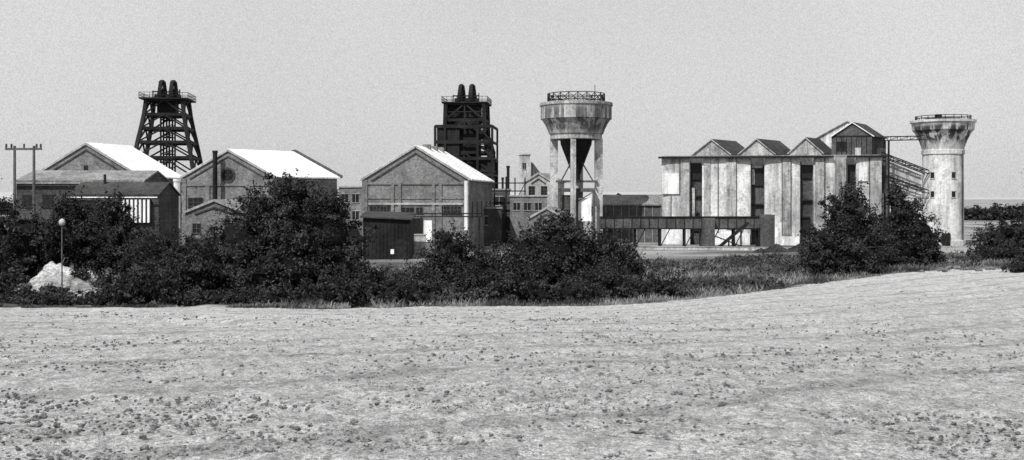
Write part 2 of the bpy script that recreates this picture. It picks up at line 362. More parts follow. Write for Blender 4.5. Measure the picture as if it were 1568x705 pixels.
for x,y in zip(xx,yy):
    q=9; s=.02+.0015*y; p=rng.normal(size=(q,3))*s*np.array([1.2,1,.25]); p[:,2]=abs(p[:,2])+hg(x,y)+.01; p[:,0]+=x;p[:,1]+=y; Cs.append(p); Ss.append(np.full(q,s*.4))
C=np.concatenate(Cs);S=np.concatenate(Ss);N=rng.normal(size=C.shape)+[0,0,.8];N/=np.linalg.norm(N,axis=1)[:,None]
V,F,T=leaves(C,N,S,rng.random(len(C))*1.5); npmesh('field_weeds',V,F,LEAF,None,T)

# bare bank at left, sloping down to the right
us=np.linspace(0,1,70); ws=np.linspace(0,1,30); V=[]
for u in us:
    for w in ws:
        x=-43.8+10.3*u; y=85.6+8.5*w; top=4.2-3.6*u; prof=w
        V.append((x,y,float(hg(x,y))-.15+max(0,top)*prof*math.sin(min(1,u*3+.02)*math.pi/2)+.6*(float(vn(x,y,.9,91))-.5)+.45*(float(vn(x,y,.35,92))-.5)))
F=[(i*30+j,(i+1)*30+j,(i+1)*30+j+1,i*30+j+1) for i in range(69) for j in range(29)]
npmesh('earth_bank',V,F,BANK,smooth=True)
bl=[]
for i in range(120):
    u=rng.random(); w=rng.random(); x=-44.4+11*u; y=85.4+8.7*w; top=(4.2-3.6*u)*w
    if .15<u<.85 and abs(w-(.75-.35*u))<.2+.05*rng.random(): continue
    if w>.9 and u<.6: continue
    s=.25+.5*rng.random(); bl.append((x,y,float(hg(x,y))+top+.1,s*1.5,s,s*.7))
g=group('bramble_bush',(-38,90,1)); V,F,T=crown(bl,2,per=34,cr=.30,ls=.11); npmesh('leaves',V,F,LEAF,g,T*1.3)

# ---------------------------------------------------------------- gabled building
def gabled(name,A,B,dv,ze,zr,wall,roof,trim=TRIM,th=.25,oh=.45,peak=.5,farverge=None,z0=-.3):
    A=np.array(A,float);B=np.array(B,float);dv=np.array(dv,float); M=A+(B-A)*peak
    L=np.linalg.norm(B-A); e=(B-A)/L; dn=dv/np.linalg.norm(dv); out=np.array([e[1],-e[0]])
    if out@dv>0: out=-out
    g=group(name,((A[0]+B[0]+dv[0])/2,(A[1]+B[1]+dv[1])/2,0))
    P=lambda p,z:(p[0],p[1],z)
    m=MB(); fr=[P(A,z0),P(B,z0),P(B,ze),P(M,zr),P(A,ze)]; bk=[(p[0]+dv[0],p[1]+dv[1],p[2]) for p in fr]
    m.hexa(fr,bk); m.obj('walls',wall,g)
    m=MB()
    for S,sg in ((A,-1),(B,1)):
        slope=(zr-ze)/np.linalg.norm(S-M); ov=S+e*sg*oh; zo=ze-slope*oh
        a=M-dn*oh*.3; b=M+dv+dn*oh*.5; c=ov+dv+dn*oh*.5; d=ov-dn*oh*.3
        lift=.04
        q=[P(a,zr+lift),P(b,zr+lift),P(c,zo+lift),P(d,zo+lift)]
        if sg<0: q=q[::-1]
        m.hexa(q,[(p[0],p[1],p[2]+th) for p in q])
    m.obj('roof',roof,g)
    if trim:
        m=MB()
        for S,sg in ((A,-1),(B,1)):
            o=out*.14; m.beam(P(M+o,zr+.05),P(S+e*sg*.2+o,ze-.1),.3,.36)
        m.obj('verge_coping',trim,g)
        m=MB()
        for S,sg in ((A,-1),(B,1)):
            o=out*.1; m.beam(P(M+o,zr-1.1),P(S-e*sg*1.5+o,ze-.35),.15,.22)
        m.obj('gable_corbel',BRICKD,g)
    if farverge:
        m=MB()
        for S,sg in ((A,-1),(B,1)):
            o=dv+dn*.5; m.beam(P(M+o,zr+.4),P(S+e*sg*.6+o,ze+.1),.4,.6)
        m.obj('end_verge',farverge,g)
    def fbox(mb,u0,u1,z0_,z1,o0,o1):
        Fp=lambda u,z,o:(*(A+e*u+out*o),z)
        b=[Fp(u0,z0_,o1),Fp(u1,z0_,o1),Fp(u1,z0_,o0),Fp(u0,z0_,o0)]
        mb.hexa(b,[(p[0],p[1],z1) for p in b])
    return g,fbox,L
def windows(g,fbox,lst,frame=STEELM,nm='windows'):
    a=MB();b=MB()
    for (u0,u1,z0,z1,nx,nz) in lst:
        fbox(a,u0,u1,z0,z1,-.2,.03)
        t=.08
        fbox(b,u0-t,u1+t,z1,z1+t*1.6,-.1,.10); fbox(b,u0-t*1.6,u1+t*1.6,z0-t*1.8,z0,-.1,.2)
        fbox(b,u0-t,u0,z0,z1,-.1,.09); fbox(b,u1,u1+t,z0,z1,-.1,.09)
        for i in range(1,nx): c=u0+(u1-u0)*i/nx; fbox(b,c-.04,c+.04,z0,z1,.032,.07)
        for i in range(1,nz): c=z0+(z1-z0)*i/nz; fbox(b,u0,u1,c-.04,c+.04,.034,.065)
    a.obj(nm+'_glass',GLASS,g); b.obj(nm+'_frames',frame,g)

# winding house
g,fb,L=gabled('winding_engine_house',(-25.8,180),(-7.4,180),(3.5,26),12.3,17.9,BRICK,ROOFW)
m=MB()
for u in (0,5.0,6.2,12.0,13.2,L-.9): fb(m,u,u+.9 if u in(0,L-.9) else u+.5,-.3,12.2 if u in(0,L-.9) else 11.4,.0,.22)
fb(m,.9,L-.9,11.4,11.8,0,.20); fb(m,.9,L-.9,8.9,9.2,0,.12); m.obj('pilasters',BRICK,g)
m=MB(); fb(m,L-.8,L-.25,3.5,12.0,.223,.30); fb(m,10.6,12.2,1.5,5.2,.0,.12); m.obj('white_boarding',WHITE,g)
windows(g,fb,[(1.3,4.8,6.4,7.6,6,2),(6.8,8.9,6.5,7.4,3,1),(13.4,17.0,6.4,7.6,6,2),(9.3,10.4,6.5,7.4,2,1)])
m=MB(); fb(m,7.4,10.4,0,5.6,.01,.10); m.obj('loading_door',STEEL,g)
m=MB(); fb(m,1,L-1,7.9,8.2,.0,.25); m.obj('lintel_band',TRIM,g)
m=MB()
for k in range(5):
    y=183+k*5; x=-7.4+3.5*(y-180)/26; m.box(x-.2,x+.12,y,y+2.4,5.5,8.5)
m.obj('side_windows',GLASS,g)
m=MB()
for k in range(3):
    y=189+k*6; x=-16.6+3.5*(y-180)/26; m.box(x-.7,x+.7,y-1,y+1,17.7,18.7)
m.obj('ridge_ventilators',ROOFM,g)

# fan house with round window
g,fb,L=gabled('fan_house',(-60.4,191.5),(-42.8,188.5),(9.4,11),12.9,17.7,BRICK,ROOFW,farverge=STEELM)
m=MB()
for u in (0,4.6,L-5.5,L-.9): fb(m,u,u+.8,-.3,12.6 if u in (0,L-.9) else 11.2,.0,.2)
fb(m,.8,L-.9,11.2,11.5,0,.18); m.obj('pilasters',BRICK,g)
A0=np.array([-60.4,191.5]);B0=np.array([-42.8,188.5]);e0=(B0-A0)/np.linalg.norm(B0-A0);out0=np.array([e0[1],-e0[0]])
def disc(mb,u,z,r0,r1,o):
    n=28; Q=lambda u_,z_,o_:(*(A0+e0*u_+out0*o_),z_)
    if r0==0:
        vv=[(u+math.cos(6.2832*i/n)*r1,z+math.sin(6.2832*i/n)*r1) for i in range(n)]
        mb.hexa([Q(p[0],p[1],o) for p in vv],[Q(p[0],p[1],-.1) for p in vv])
    else:
        for i in range(n):
            a=6.2832*i/n;b=6.2832*(i+1)/n
            q=[(u+math.cos(a)*r0,z+math.sin(a)*r0),(u+math.cos(a)*r1,z+math.sin(a)*r1),(u+math.cos(b)*r1,z+math.sin(b)*r1),(u+math.cos(b)*r0,z+math.sin(b)*r0)]
            mb.hexa([Q(p[0],p[1],o) for p in q],[Q(p[0],p[1],0) for p in q])
m=MB(); disc(m,8.9,13.2,0,1.05,.04); m.obj('round_window_glass',GLASS,g)
m=MB(); disc(m,8.9,13.2,1.05,1.4,.14); fb(m,8.86,8.94,12.2,14.2,.045,.1); fb(m,7.9,9.9,13.16,13.24,.047,.095); m.obj('round_window_surround',BRICKD,g)
m=MB(); m.lathe(-53.6,188.6,[(.42,0),(.42,17.2),(.5,17.2),(.5,17.6)],14); m.obj('flue_pipe',STEEL,g)
windows(g,fb,[(1.2,4.0,6,9.0,3,4),(13.3,16,6,9.0,3,4)])

# power house
g,fb,L=gabled('power_house',(-87.8,191),(-67.3,189.5),(3.6,12),12.9,18.9,BRICK,ROOFW)
m=MB(); fb(m,0,.9,-.3,12.7,0,.2); fb(m,L-.9,L,-.3,12.7,0,.2); fb(m,.9,L-.9,12.0,12.4,0,.2)
m.obj('pilasters',BRICK,g)
m=MB(); fb(m,L/2-.4,L/2+.4,13.6,15,-.1,.06); m.obj('gable_louvre',GLASS,g)
g,fb,L=gabled('workshop_range',(-75.9,160),(-75.9,172),(19.2,1.0),11.6,13.2,BRICKD,ROOFM,trim=None,oh=.3)
m=MB()
for x in np.arange(-75,-57,3.0): y=160+(x+75.9)*.052; m.box(x,x+1.6,y-.06,y+.6,7.5,9.6)
m.obj('windows',GLASS,g)
m=MB(); m.hexa([(-76.4,159.3,11.3),(-56.3,160.3,11.3),(-56.3,160.6,11.3),(-76.4,159.6,11.3)],[(-76.4,159.3,11.5),(-56.3,160.3,11.5),(-56.3,160.6,11.5),(-76.4,159.6,11.5)]); m.obj('gutter',TRIM,g)
g,fb,L=gabled('lamp_room',(-63.6,150),(-63.6,159),(12.7,.6),9.5,11.2,BRICKD,ROOFD,trim=None,oh=.3)
m=MB()
for x in np.arange(-55.9,-52.2,.6): m.box(x,x+.3,149.8,150.3,5.6,8.9)
m.box(-63.8,-50.8,149.6,149.75,9.15,9.3)
m.obj('white_posts',WHITE,g)
m=MB(); m.box(-56.1,-52.0,150.1,150.9,5.5,9.0); m.box(-62.6,-58,150.0,150.9,6.4,8.8); m.obj('dark_glazing',GLASS,g)  # dark glass panes along the lamp room front
m=MB(); m.lathe(-60,154,[(.2,10),(.2,12.6)],10); m.obj('stove_pipe',STEEL,g)
g=group('white_flue_stack',(-52.9,165,0)); m=MB(); m.lathe(-52.9,165,[(.7,-.2),(.7,3.5),(.55,3.6),(.5,11.7),(.6,11.7),(.6,12.1)],16); m.obj('stack',WHITE,g,False)
m=MB(); m.box(-54,-52.2,163,164.5,-.2,4.2); m.box(-54.2,-52,162.8,164.7,4.2,4.45); m.obj('base_housing',CONC,g)
g,fb,L=gabled('brick_store_shed',(-51.6,165),(-42.4,165),(1.5,9),6.9,8.7,BRICK,ROOFM,th=.15,oh=.25)
windows(g,fb,[(1.2,2.4,3.6,5.0,2,2)])
m=MB(); fb(m,3.8,5.3,-.2,3.0,.0,.06); m.obj('door',STEEL,g)
def flat(name,x0,x1,y0,y1,z1,wall,roof=ROOFD,wins=[],par=.3):
    g=group(name,((x0+x1)/2,(y0+y1)/2,0)); m=MB(); m.box(x0,x1,y0,y1,-.3,z1); m.obj('walls',wall,g)
    m=MB(); m.box(x0-.2,x1+.2,y0-.2,y1+.2,z1,z1+par); m.obj('roof',roof,g)
    a=MB();b=MB()
    for (wx0,wx1,wz0,wz1) in wins:
        a.box(wx0,wx1,y0-.03,y0+.2,wz0,wz1); b.box(wx0-.12,wx1+.12,y0-.14,y0+.1,wz0-.12,wz0); b.box(wx0-.12,wx1+.12,y0-.1,y0+.1,wz1,wz1+.12)
        b.box((wx0+wx1)/2-.04,(wx0+wx1)/2+.04,y0-.07,y0,wz0,wz1)
    if wins: a.obj('window_glass',GLASS,g); b.obj('window_frames',TRIM,g)
    return g
flat('switchgear_house',-32.3,-27.6,195,203,11.0,BRICK,TRIM,[(-31.8,-30.6,8.2,9.8),(-29.8,-28.6,8.2,9.8),(-31.8,-30.6,5,6.6),(-29.8,-28.6,5,6.6)])
flat('pump_house',-40,-31,184,192,7.2,BRICKD,ROOFM,[(-35,-33.4,4,5.8)])
# dark shed
g=group('corrugated_shed',(-18.6,157,0)); m=MB()
m.hexa([(-22.1,155,-.2),(-15.1,155,-.2),(-15.1,161,-.2),(-22.1,161,-.2)],[(-22.1,155,6.2),(-15.1,155,5.9),(-15.1,161,6.6),(-22.1,161,6.8)]); m.obj('walls',STEEL,g)
m=MB(); m.hexa([(-22.5,154.5,6.2),(-14.7,154.5,5.85),(-14.7,161.5,6.65),(-22.5,161.5,6.9)],[(-22.5,154.5,6.4),(-14.7,154.5,6.05),(-14.7,161.5,6.85),(-22.5,161.5,7.1)]); m.obj('roof',ROOFD,g)
m=MB(); m.box(-18.0,-17.5,154.9,155,.8,1.5); m.obj('white_notice',WHITE,g)
m=MB(); 
for x in np.arange(-21.9,-15.2,.55): m.box(x,x+.08,154.93,155,0,5.8)
m.obj('sheet_ribs',STEEL,g)
m=MB(); m.box(-17.2,-15.6,154.9,155.0,0,3); m.obj('door',GLASS,g)
# pipe bridge
g=group('pipe_bridge',(-14,172,0)); m=MB()
for z in (6.0,6.5): m.beam((-24.6,172,z),(-5,173,z),.2)
for i in range(13):
    x=-24.6+i*1.63; m.beam((x,172+i*.08,6),(x,172+i*.08,6.5),.12)
for x in (-24,-15,-5.4): m.beam((x,172.4,0),(x,172.4,6),.3)
m.obj('pipes_and_trestles',STEEL,g)
g=group('pale_wall',(-13.5,165,0)); m=MB(); m.box(-15.8,-13.6,165,165.4,-.2,3.2); m.box(-15.9,-13.5,164.9,165.5,3.2,3.4); m.obj('wall_panel',CONC,g)

# ---------------------------------------------------------------- headframes
def headframe(name,cx,cy,zs,ws,ds,yaw=0,wheel_r=2.9,wx=1.35,leg=.95,plat=None,dense=True):
    g=group(name,(cx,cy,0)); m=MB(); c,s=math.cos(yaw),math.sin(yaw)
    R=lambda x,y,z:(cx+x*c-y*s,cy+x*s+y*c,z)
    n=len(zs); bw_=.42 if dense else .36
    for i in range(n):
        w,d,z=ws[i]/2,ds[i]/2,zs[i]
        cor=[(-w,-d),(w,-d),(w,d),(-w,d)]
        for k in range(4):
            a=cor[k];b=cor[(k+1)%4]
            if i>0: m.beam(R(*a,z),R(*b,z),.5,.7)
        if i>0: m.beam(R(0,-d,z),R(0,d,z),.4); m.beam(R(-w,0,z),R(w,0,z),.4)
        if i<n-1:
            w2,d2,z2=ws[i+1]/2,ds[i+1]/2,zs[i+1]; c2=[(-w2,-d2),(w2,-d2),(w2,d2),(-w2,d2)]
            for k in range(4):
                a=cor[k];b=cor[(k+1)%4];a2=c2[k];b2=c2[(k+1)%4]
                m.beam(R(*a,z),R(*a2,z2),leg)
                mt=((a2[0]+b2[0])/2,(a2[1]+b2[1])/2)
                m.beam(R(*a,z),R(*mt,z2),bw_); m.beam(R(*b,z),R(*mt,z2),bw_)
                if dense:
                    mb_=((a[0]+b[0])/2,(a[1]+b[1])/2)
                    m.beam(R(*mb_,z),R(*mt,z2),.35)
                    zm=(z+z2)/2; am=((a[0]+a2[0])/2,(a[1]+a2[1])/2); bm_=((b[0]+b2[0])/2,(b[1]+b2[1])/2)
                    m.beam(R(*am,zm),R(*bm_,zm),.25)
    zt=zs[-1]
    for sx in (-1.4,0,1.4):
        for sy in (-1.6,1.6): m.beam(R(sx,sy,0),R(sx,sy,zt),.42 if dense else .34)
    for z in np.arange(3,zt,2.1):
        for sy in (-1.6,1.6): m.beam(R(-1.4,sy,z),R(1.4,sy,z+1.0),.22); m.beam(R(-1.4,sy,z),R(1.4,sy,z),.26)
    q=[R(-2.2,-2.2,zt-4.2),R(2.2,-2.2,zt-4.2),R(2.2,2.2,zt-4.2),R(-2.2,2.2,zt-4.2)]; m.hexa(q,[(p[0],p[1],zt) for p in q])
    pw,pd=(plat or (ws[-1]/2+1.5,ds[-1]/2+1.3))
    q=[R(-pw,-pd,zt+.1),R(pw,-pd,zt+.1),R(pw,pd,zt+.1),R(-pw,pd,zt+.1)]; m.hexa(q,[(p[0],p[1],p[2]+.35) for p in q])
    m.obj('lattice_legs_and_bracing',STEEL,g)
    r=MB(); N=9
    for k in range(4):
        a=q[k];b=q[(k+1)%4]
        for h in (1.0,1.7): r.beam((a[0],a[1],zt+h),(b[0],b[1],zt+h),.1)
        for i in range(N):
            f=i/N; x=a[0]+(b[0]-a[0])*f;y=a[1]+(b[1]-a[1])*f; r.beam((x,y,zt+.3),(x,y,zt+1.7),.08)
    r.obj('platform_railing',STEEL,g)
    w=MB()
    for sx in (-wx,wx):
        zc=zt+2.2; nseg=28
        for i in range(nseg):
            a=6.2832*i/nseg;b=6.2832*(i+1)/nseg
            w.beam(R(sx,math.cos(a)*wheel_r,zc+math.sin(a)*wheel_r),R(sx,math.cos(b)*wheel_r,zc+math.sin(b)*wheel_r),.7,.4)
            if i%4==0: w.beam(R(sx,0,zc),R(sx,math.cos(a)*wheel_r,zc+math.sin(a)*wheel_r),.16)
        w.beam(R(sx-.8,0,zc),R(sx+.8,0,zc),.6)
        for oy in (-1.3,1.3):
            for ox in (-.95,.95):
                w.beam(R(sx+ox,oy,zt+.4),R(sx+ox*.5,oy*.4,zt+wheel_r+2.0),.4)
            w.beam(R(sx-.9,oy,zt+1.2),R(sx+.9,oy,zt+1.2),.3); w.beam(R(sx-.8,oy,zt+2.6),R(sx+.8,oy,zt+2.6),.25)
    w.beam(R(-3.2,-2,zt+.4),R(-3.2,-2,zt+2.4),.25); w.beam(R(3.2,-2,zt+.4),R(3.2,-2,zt+2.8),.25); w.beam(R(-3.2,-2,zt+2.2),R(3.2,-2,zt+2.2),.2)
    q=[R(-2.9,-1.8,zt+.4),R(2.9,-1.8,zt+.4),R(2.9,1.8,zt+.4),R(-2.9,1.8,zt+.4)]; w.hexa(q,[(p[0],p[1],zt+1.6) for p in q])
    w.obj('winding_wheels',STEEL,g)
    return g,R
headframe('pithead_winding_tower',-85.6,260,[0,7.5,14,18.8,22.6,26,29.4,33],[20.2,17.2,15.0,13.4,12.0,10.6,9.4,8.6],[18,15.5,13.5,12.4,11.4,10.4,9.4,8.6],yaw=.12,leg=.85,dense=False)
g,R=headframe('pithead_winding_tower',-11.2,260,[0,6,11,15.5,20,24,28,32],[13,13,13,13,12,9.8,9.6,9.4],[13,13,13,13,12,9.8,9.6,9.4],yaw=-.08,plat=(5.6,5.4))
m=MB()
for z in (11,14.5,18.5,22.5,26.3): 
    m.beam(R(-6.9,-7,z),R(7.0,-7,z),.5,.8); m.beam(R(3.5,-7,z),R(7,-7,z),.6,.6); m.beam(R(7,-7,z),R(7,6,z),.5)
for x in (-6.9,-4.5,3.4,7.0): m.beam(R(x,-7,0),R(x,-7,26.5),.6)
m.beam(R(7,6,0),R(7,6,26.5),.5); m.beam(R(3.4,-7,22.5),R(7,-7,18.5),.25); m.beam(R(3.4,-7,26.3),R(7,-7,22.5),.25)
for (x0,x1,z0,z1,y0) in ((-6.5,-1,11,26.2,-6.8),(-1,3.2,11,24,-5.5),(3.8,6.6,11,18.2,-6.2),(-3.6,3.3,24,31.8,-3.6)):
    q=[R(x0,y0,z0),R(x1,y0,z0),R(x1,3.6,z0),R(x0,3.6,z0)]; m.hexa(q,[(p[0],p[1],z1) for p in q])
m.obj('cage_enclosure',STEEL,g)

# ---------------------------------------------------------------- bunker tower
cx,cy=12.4,202
g=group('concrete_hopper_tower',(cx,cy,0)); m=MB()
m.lathe(cx,cy,[(4.9,20.3),(5.0,20.35),(5.0,21.3),(5.25,21.35),(5.45,22.0),(6.0,23.2),(6.6,24.1),(6.85,24.2),(6.85,26.7),(7.05,26.75),(7.05,27.3),(6.6,27.35),(6.5,27.0)],56); m.obj('bowl',CONCB,g)
m=MB(); 
for i in range(4):
    a=math.radians(-101+90*i); x=cx+4.35*math.cos(a); y=cy+4.35*math.sin(a); ww=.75 if i!=0 else .5; m.box(x-ww,x+ww,y-ww,y+ww,-.2,20.32)
m.obj('legs',CONC,g)
m=MB(); m.lathe(cx,cy,[(3.1,20.28),(3.0,19.4),(.8,13.6),(.75,12.4)],12); m.obj('discharge_cone',STEEL,g)
m=MB()
m.beam((cx-4,cy-2,12.2),(cx+4,cy-2,12.2),.4)
for dx in (-3.2,3.2): m.beam((cx+dx,cy-3,12),(cx+dx*.3,cy-1,16),.2)
m.box(cx-3.3,cx+3.3,cy-3.3,cy+3.3,10.2,10.9)
for dx in (-3.1,0,3.1): m.beam((cx+dx,cy-3.2,0),(cx+dx,cy-3.2,10.3),.4)
m.beam((cx-3.1,cy-3.2,6.5),(cx+3.1,cy-3.2,10.2),.2); m.obj('steel_deck',STEELM,g)
m=MB(); m.box(cx-.2,cx+2.7,cy-3.0,cy+2,4.6,9.0); m.obj('white_screen_house',WHITE,g)
m=MB(); m.box(cx-3,cx-.4,cy-2.6,cy+2,4.6,9.6); m.obj('control_cabin',STEELM,g)
m=MB(); n=20
for i in range(n):
    a=6.2832*i/n;b=6.2832*(i+1)/n; p=lambda a,z:(cx+5.5*math.cos(a),cy+5.5*math.sin(a),z)
    for z in (27.7,28.4,29.1): m.beam(p(a,z),p(b,z),.14)
    m.beam(p(a,27),p(a,29.15),.16); m.beam(p(a,27.6),p(b,29),.09); m.beam(p(b,27.6),p(a,29),.09)
m.beam((cx+3.4,cy-3,27),(cx+3.4,cy-3,30.6),.12); m.box(cx-4.5,cx+4.5,cy-4.5,cy+4.5,26.9,27.25)
m.obj('top_railing_and_mast',STEEL,g)

# ---------------------------------------------------------------- right water tower
cx,cy=82.9,201
g=group('water_tower',(cx,cy,0)); m=MB()
m.lathe(cx,cy,[(4.05,-.2),(4.05,1.0),(3.75,1.1),(3.7,17.3),(3.9,17.4),(3.9,18.2),(3.75,18.3),(4.3,20.0),(5.1,21.6),(5.55,22.0),(5.7,23.4),(5.95,23.45),(5.95,23.9),(5.5,23.9)],56); m.obj('shaft_and_tank',CONCT,g)
m=MB();w=MB()
def onr(mb,ang,z0,z1,wd,r,dp):
    a=math.radians(ang); ux,uy=math.cos(a),math.sin(a); tx,ty=-uy,ux
    b=[(cx+ux*rr+tx*s*wd,cy+uy*rr+ty*s*wd) for rr,s in ((r-.5,-1),(r+dp,-1),(r+dp,1),(r-.5,1))]
    mb.hexa([(p[0],p[1],z0) for p in b],[(p[0],p[1],z1) for p in b])
base=math.degrees(math.atan2(-cy,-cx))
for da in (-30,30):
    for z in (9.2,12.8): onr(m,base+da,z,z+1.1,.36,3.72,.02); onr(w,base+da,z-.15,z,.45,3.72,.12); onr(w,base+da,z+1.1,z+1.2,.42,3.72,.07)
for da in (-25,8): onr(m,base+da,-.1,2.4,.75,4.05,.02); 
m.obj('window_glass',GLASS,g); w.obj('window_sills',CONC,g)
m=MB(); 
for (r,z) in ((5.0,24.7),(5.0,24.3)):
    for i in range(20):
        a=6.2832*i/20;b=6.2832*(i+1)/20; m.beam((cx+r*math.cos(a),cy+r*math.sin(a),z),(cx+r*math.cos(b),cy+r*math.sin(b),z),.12); m.beam((cx+r*math.cos(a),cy+r*math.sin(a),23.8),(cx+r*math.cos(a),cy+r*math.sin(a),24.75),.1)
m.box(cx-2,cx-1,cy-2,cy-1,23.9,25.0); m.lathe(cx,cy,[(3.2,23.85),(3.0,24.35)],24); m.obj('roof_railing_and_hatch',STEEL,g)
m=MB(); a=math.radians(base+62); m.beam((cx+3.9*math.cos(a),cy+3.9*math.sin(a),0),(cx+3.9*math.cos(a),cy+3.9*math.sin(a),18),.22); m.obj('downpipe',STEELM,g)

# ---------------------------------------------------------------- silo block
O=np.array([29.2,204.]);ev=np.array([40.5,-7.])/41.1;pv=np.array([7,40.5])/41.1
Sx=lambda s,d:(O[0]+ev[0]*s+pv[0]*d,O[1]+ev[1]*s+pv[1]*d)
g=group('coal_silo_building',(50,207,0))
def sbox(mb,s0,s1,d0,d1,z0,z1):
    b=[Sx(s0,d0),Sx(s1,d0),Sx(s1,d1),Sx(s0,d1)]; mb.hexa([(*p,z0) for p in b],[(*p,z1) for p in b])
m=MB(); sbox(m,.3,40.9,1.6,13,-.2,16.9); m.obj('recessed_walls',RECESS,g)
m=MB()
bays=[(0,5.5),(7.8,17.0),(19.6,26.2),(28.7,34.8),(36.5,41.1)]
for (a,b) in bays:
    n=8; sec=[]
    for i in range(n+1):
        f=i/n; s=a+(b-a)*f; d=-.35*math.sin(f*math.pi)**.6 if 0<f<1 else 0; sec.append(Sx(s,d))
    sec=[Sx(a,1.598)]+sec+[Sx(b,1.598)]
    m.hexa([(*p,-.2) for p in sec],[(*p,16.7) for p in sec])
m.obj('silo_bins',SILO,g)
m=MB()
sbox(m,.15,3.4,-.62,0,9.8,13.8); sbox(m,0,5.5,-.6,0,0,2.9); sbox(m,9,16.8,-.7,0,0,2.2); sbox(m,20,26,-.7,0,0,1.6); sbox(m,36.9,38.5,-.6,.2,12.2,15.2)
m.obj('pale_panels',SILOW,g)
m=MB(); sbox(m,3.7,5.3,-.5,0,3.4,16); sbox(m,8.1,9.3,-.42,0,3,16.5); sbox(m,12.4,14.2,-.52,0,3,16.6); sbox(m,22.9,24.4,-.5,0,2,16.6); sbox(m,29,30.6,-.46,0,2,16.6); sbox(m,32.6,34.6,-.45,0,5,16.6); sbox(m,39,41,-.44,0,5,16.6); m.obj('weathered_panels',SILOG,g)
m=MB()
for (s,z0,z1) in ((1.8,3,9.6),(3.5,9.8,16.5),(10.8,2.3,16.6),(14.25,3,16.6),(17.0,0,16.6),(22.8,2,16.6),(24.45,2,16.6),(30.7,2,16.6),(34.75,0,16.6),(38.8,3,16.6)):
    sbox(m,s-.05,s+.05,-.58,0,z0,z1)
m.obj('cladding_seams_and_downpipes',STEELM,g)
m=MB()
for i,(a,b,z0,z1,zl) in enumerate(((5.5,7.8,12.6,15.9,9.2),(17,19.6,11.4,14.6,7.6),(26.2,28.7,12.8,15.2,8.4),(34.8,36.5,10.8,15.4,6.4))):
    sbox(m,a+.2,b-.2,1.2,1.58,z0,z1); sbox(m,a+.1,b-.1,1.0,1.58,zl,zl+.3); sbox(m,a+.1,b-.6,1.0,1.58,zl-3.2,zl-2.9)
    sbox(m,a+.5,b-.5,1.3,1.58,2.5,4.6+.3*i)
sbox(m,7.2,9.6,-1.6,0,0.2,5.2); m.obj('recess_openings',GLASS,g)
m=MB()
sbox(m,17.3,19.3,1.1,1.59,14.8,15.3); sbox(m,17.3,17.8,1.1,1.19,11.6,14.6); sbox(m,26.5,28.4,1.1,1.59,15.4,15.8); sbox(m,5.8,6.4,.9,1.59,5,11)
m.obj('recess_frames',CONC,g)
m=MB(); sbox(m,-.6,32.2,-1.2,.2,16.72,17.05); sbox(m,34.8,41.4,-1.0,.2,16.72,17.05)
m.obj('roof_walkway',STEEL,g)
m=MB(); sbox(m,0,41,1.6,13,16.9,17.3); m.obj('flat_roof',ROOFM,g)
def sg(s0,s1,ze,zr,d0,wall,depth=(6.5,8),rm=ROOFD,barge=CONC):
    A=Sx(s0,d0);B=Sx(s1,d0); M=((A[0]+B[0])/2,(A[1]+B[1])/2)
    w=MB(); fr=[(*A,16.9),(*B,16.9),(*B,ze),(*M,zr),(*A,ze)]; w.hexa(fr,[(p[0]+depth[0],p[1]+depth[1],p[2]) for p in fr]); w.obj('roof_house_walls',wall,g)
    r=MB()
    for S,k in ((A,-1),(B,1)):
        ex=(S[0]+k*.35,S[1]); zo=ze-.25
        q=[(M[0],M[1]-.2,zr+.03),(M[0]+depth[0]+.2,M[1]+depth[1]+.3,zr+.03),(ex[0]+depth[0]+.2,ex[1]+depth[1]+.3,zo),(ex[0],ex[1]-.2,zo)]
        if k<0:q=q[::-1]
        r.hexa(q,[(p[0],p[1],p[2]+.14) for p in q])
    r.obj('roof_house_roof',rm,g)
    t=MB()
    for S,k in ((A,-1),(B,1)): t.beam((M[0],M[1]-.3,zr+.05),(S[0]+k*.3,S[1]-.3,ze-.15),.1,.16)
    t.obj('roof_house_barge',barge,g)
sg(6.0,13.0,17.6,20.4,1.9,SILOG)
sg(14.8,21.4,17.6,20.4,1.9,SILOG)
sg(24.2,30.4,17.7,20.6,1.9,SILOG,(4.5,6))
sg(29.5,42.5,20.6,24.2,9,SILOW,(2,6),SILOW,TRIM)
sg(32.2,39.6,20.9,23.4,1.7,STEELM,(5,7),ROOFD,WHITE)
m=MB()
for i in range(1,8): s=32.2+i*.92; sbox(m,s-.05,s+.05,1.6,1.69,17.2,20.7)
sbox(m,32.4,39.4,1.62,1.69,20.7,20.95); sbox(m,33.2,35,1.62,1.69,18,19.8); m.obj('head_house_glazing',STEEL,g)
m=MB(); sbox(m,36.5,37.6,1.58,1.69,17.1,18.6); m.obj('pale_hatch',SILOG,g)
g=group('inclined_conveyor_gallery',(77,200,0)); m=MB()
def truss(mb,a,b,h,w=.2,n=6,d=1.6):
    a=np.array(a);b=np.array(b)
    for dy in (0,d):
        off=np.array([0,dy,0]); up=np.array([0,0,h])
        mb.beam(a+off,b+off,w);mb.beam(a+off+up,b+off+up,w)
        for i in range(n+1):
            p=a+(b-a)*i/n+off; mb.beam(p,p+up,w*.6)
            if i<n: q=a+(b-a)*(i+1)/n+off; mb.beam(p,q+up,w*.5)
truss(m,(*Sx(41.3,2),20.0),(79.6,199,20.2),.7,.12,5)
truss(m,(*Sx(41.3,1),17.0),(79.4,199,13.6),.7,.18,4)
truss(m,(*Sx(41.3,1),13.0),(79.4,199,9.9),.6,.15,4)
m.beam((*Sx(41.3,1),9),(79.4,199,9),.15)
for x in (71.2,): m.beam((x,197.5,0),(x,197.5,20),.3); m.beam((x,199.5,0),(x,199.5,20),.3)
m.obj('trusses',STEEL,g)
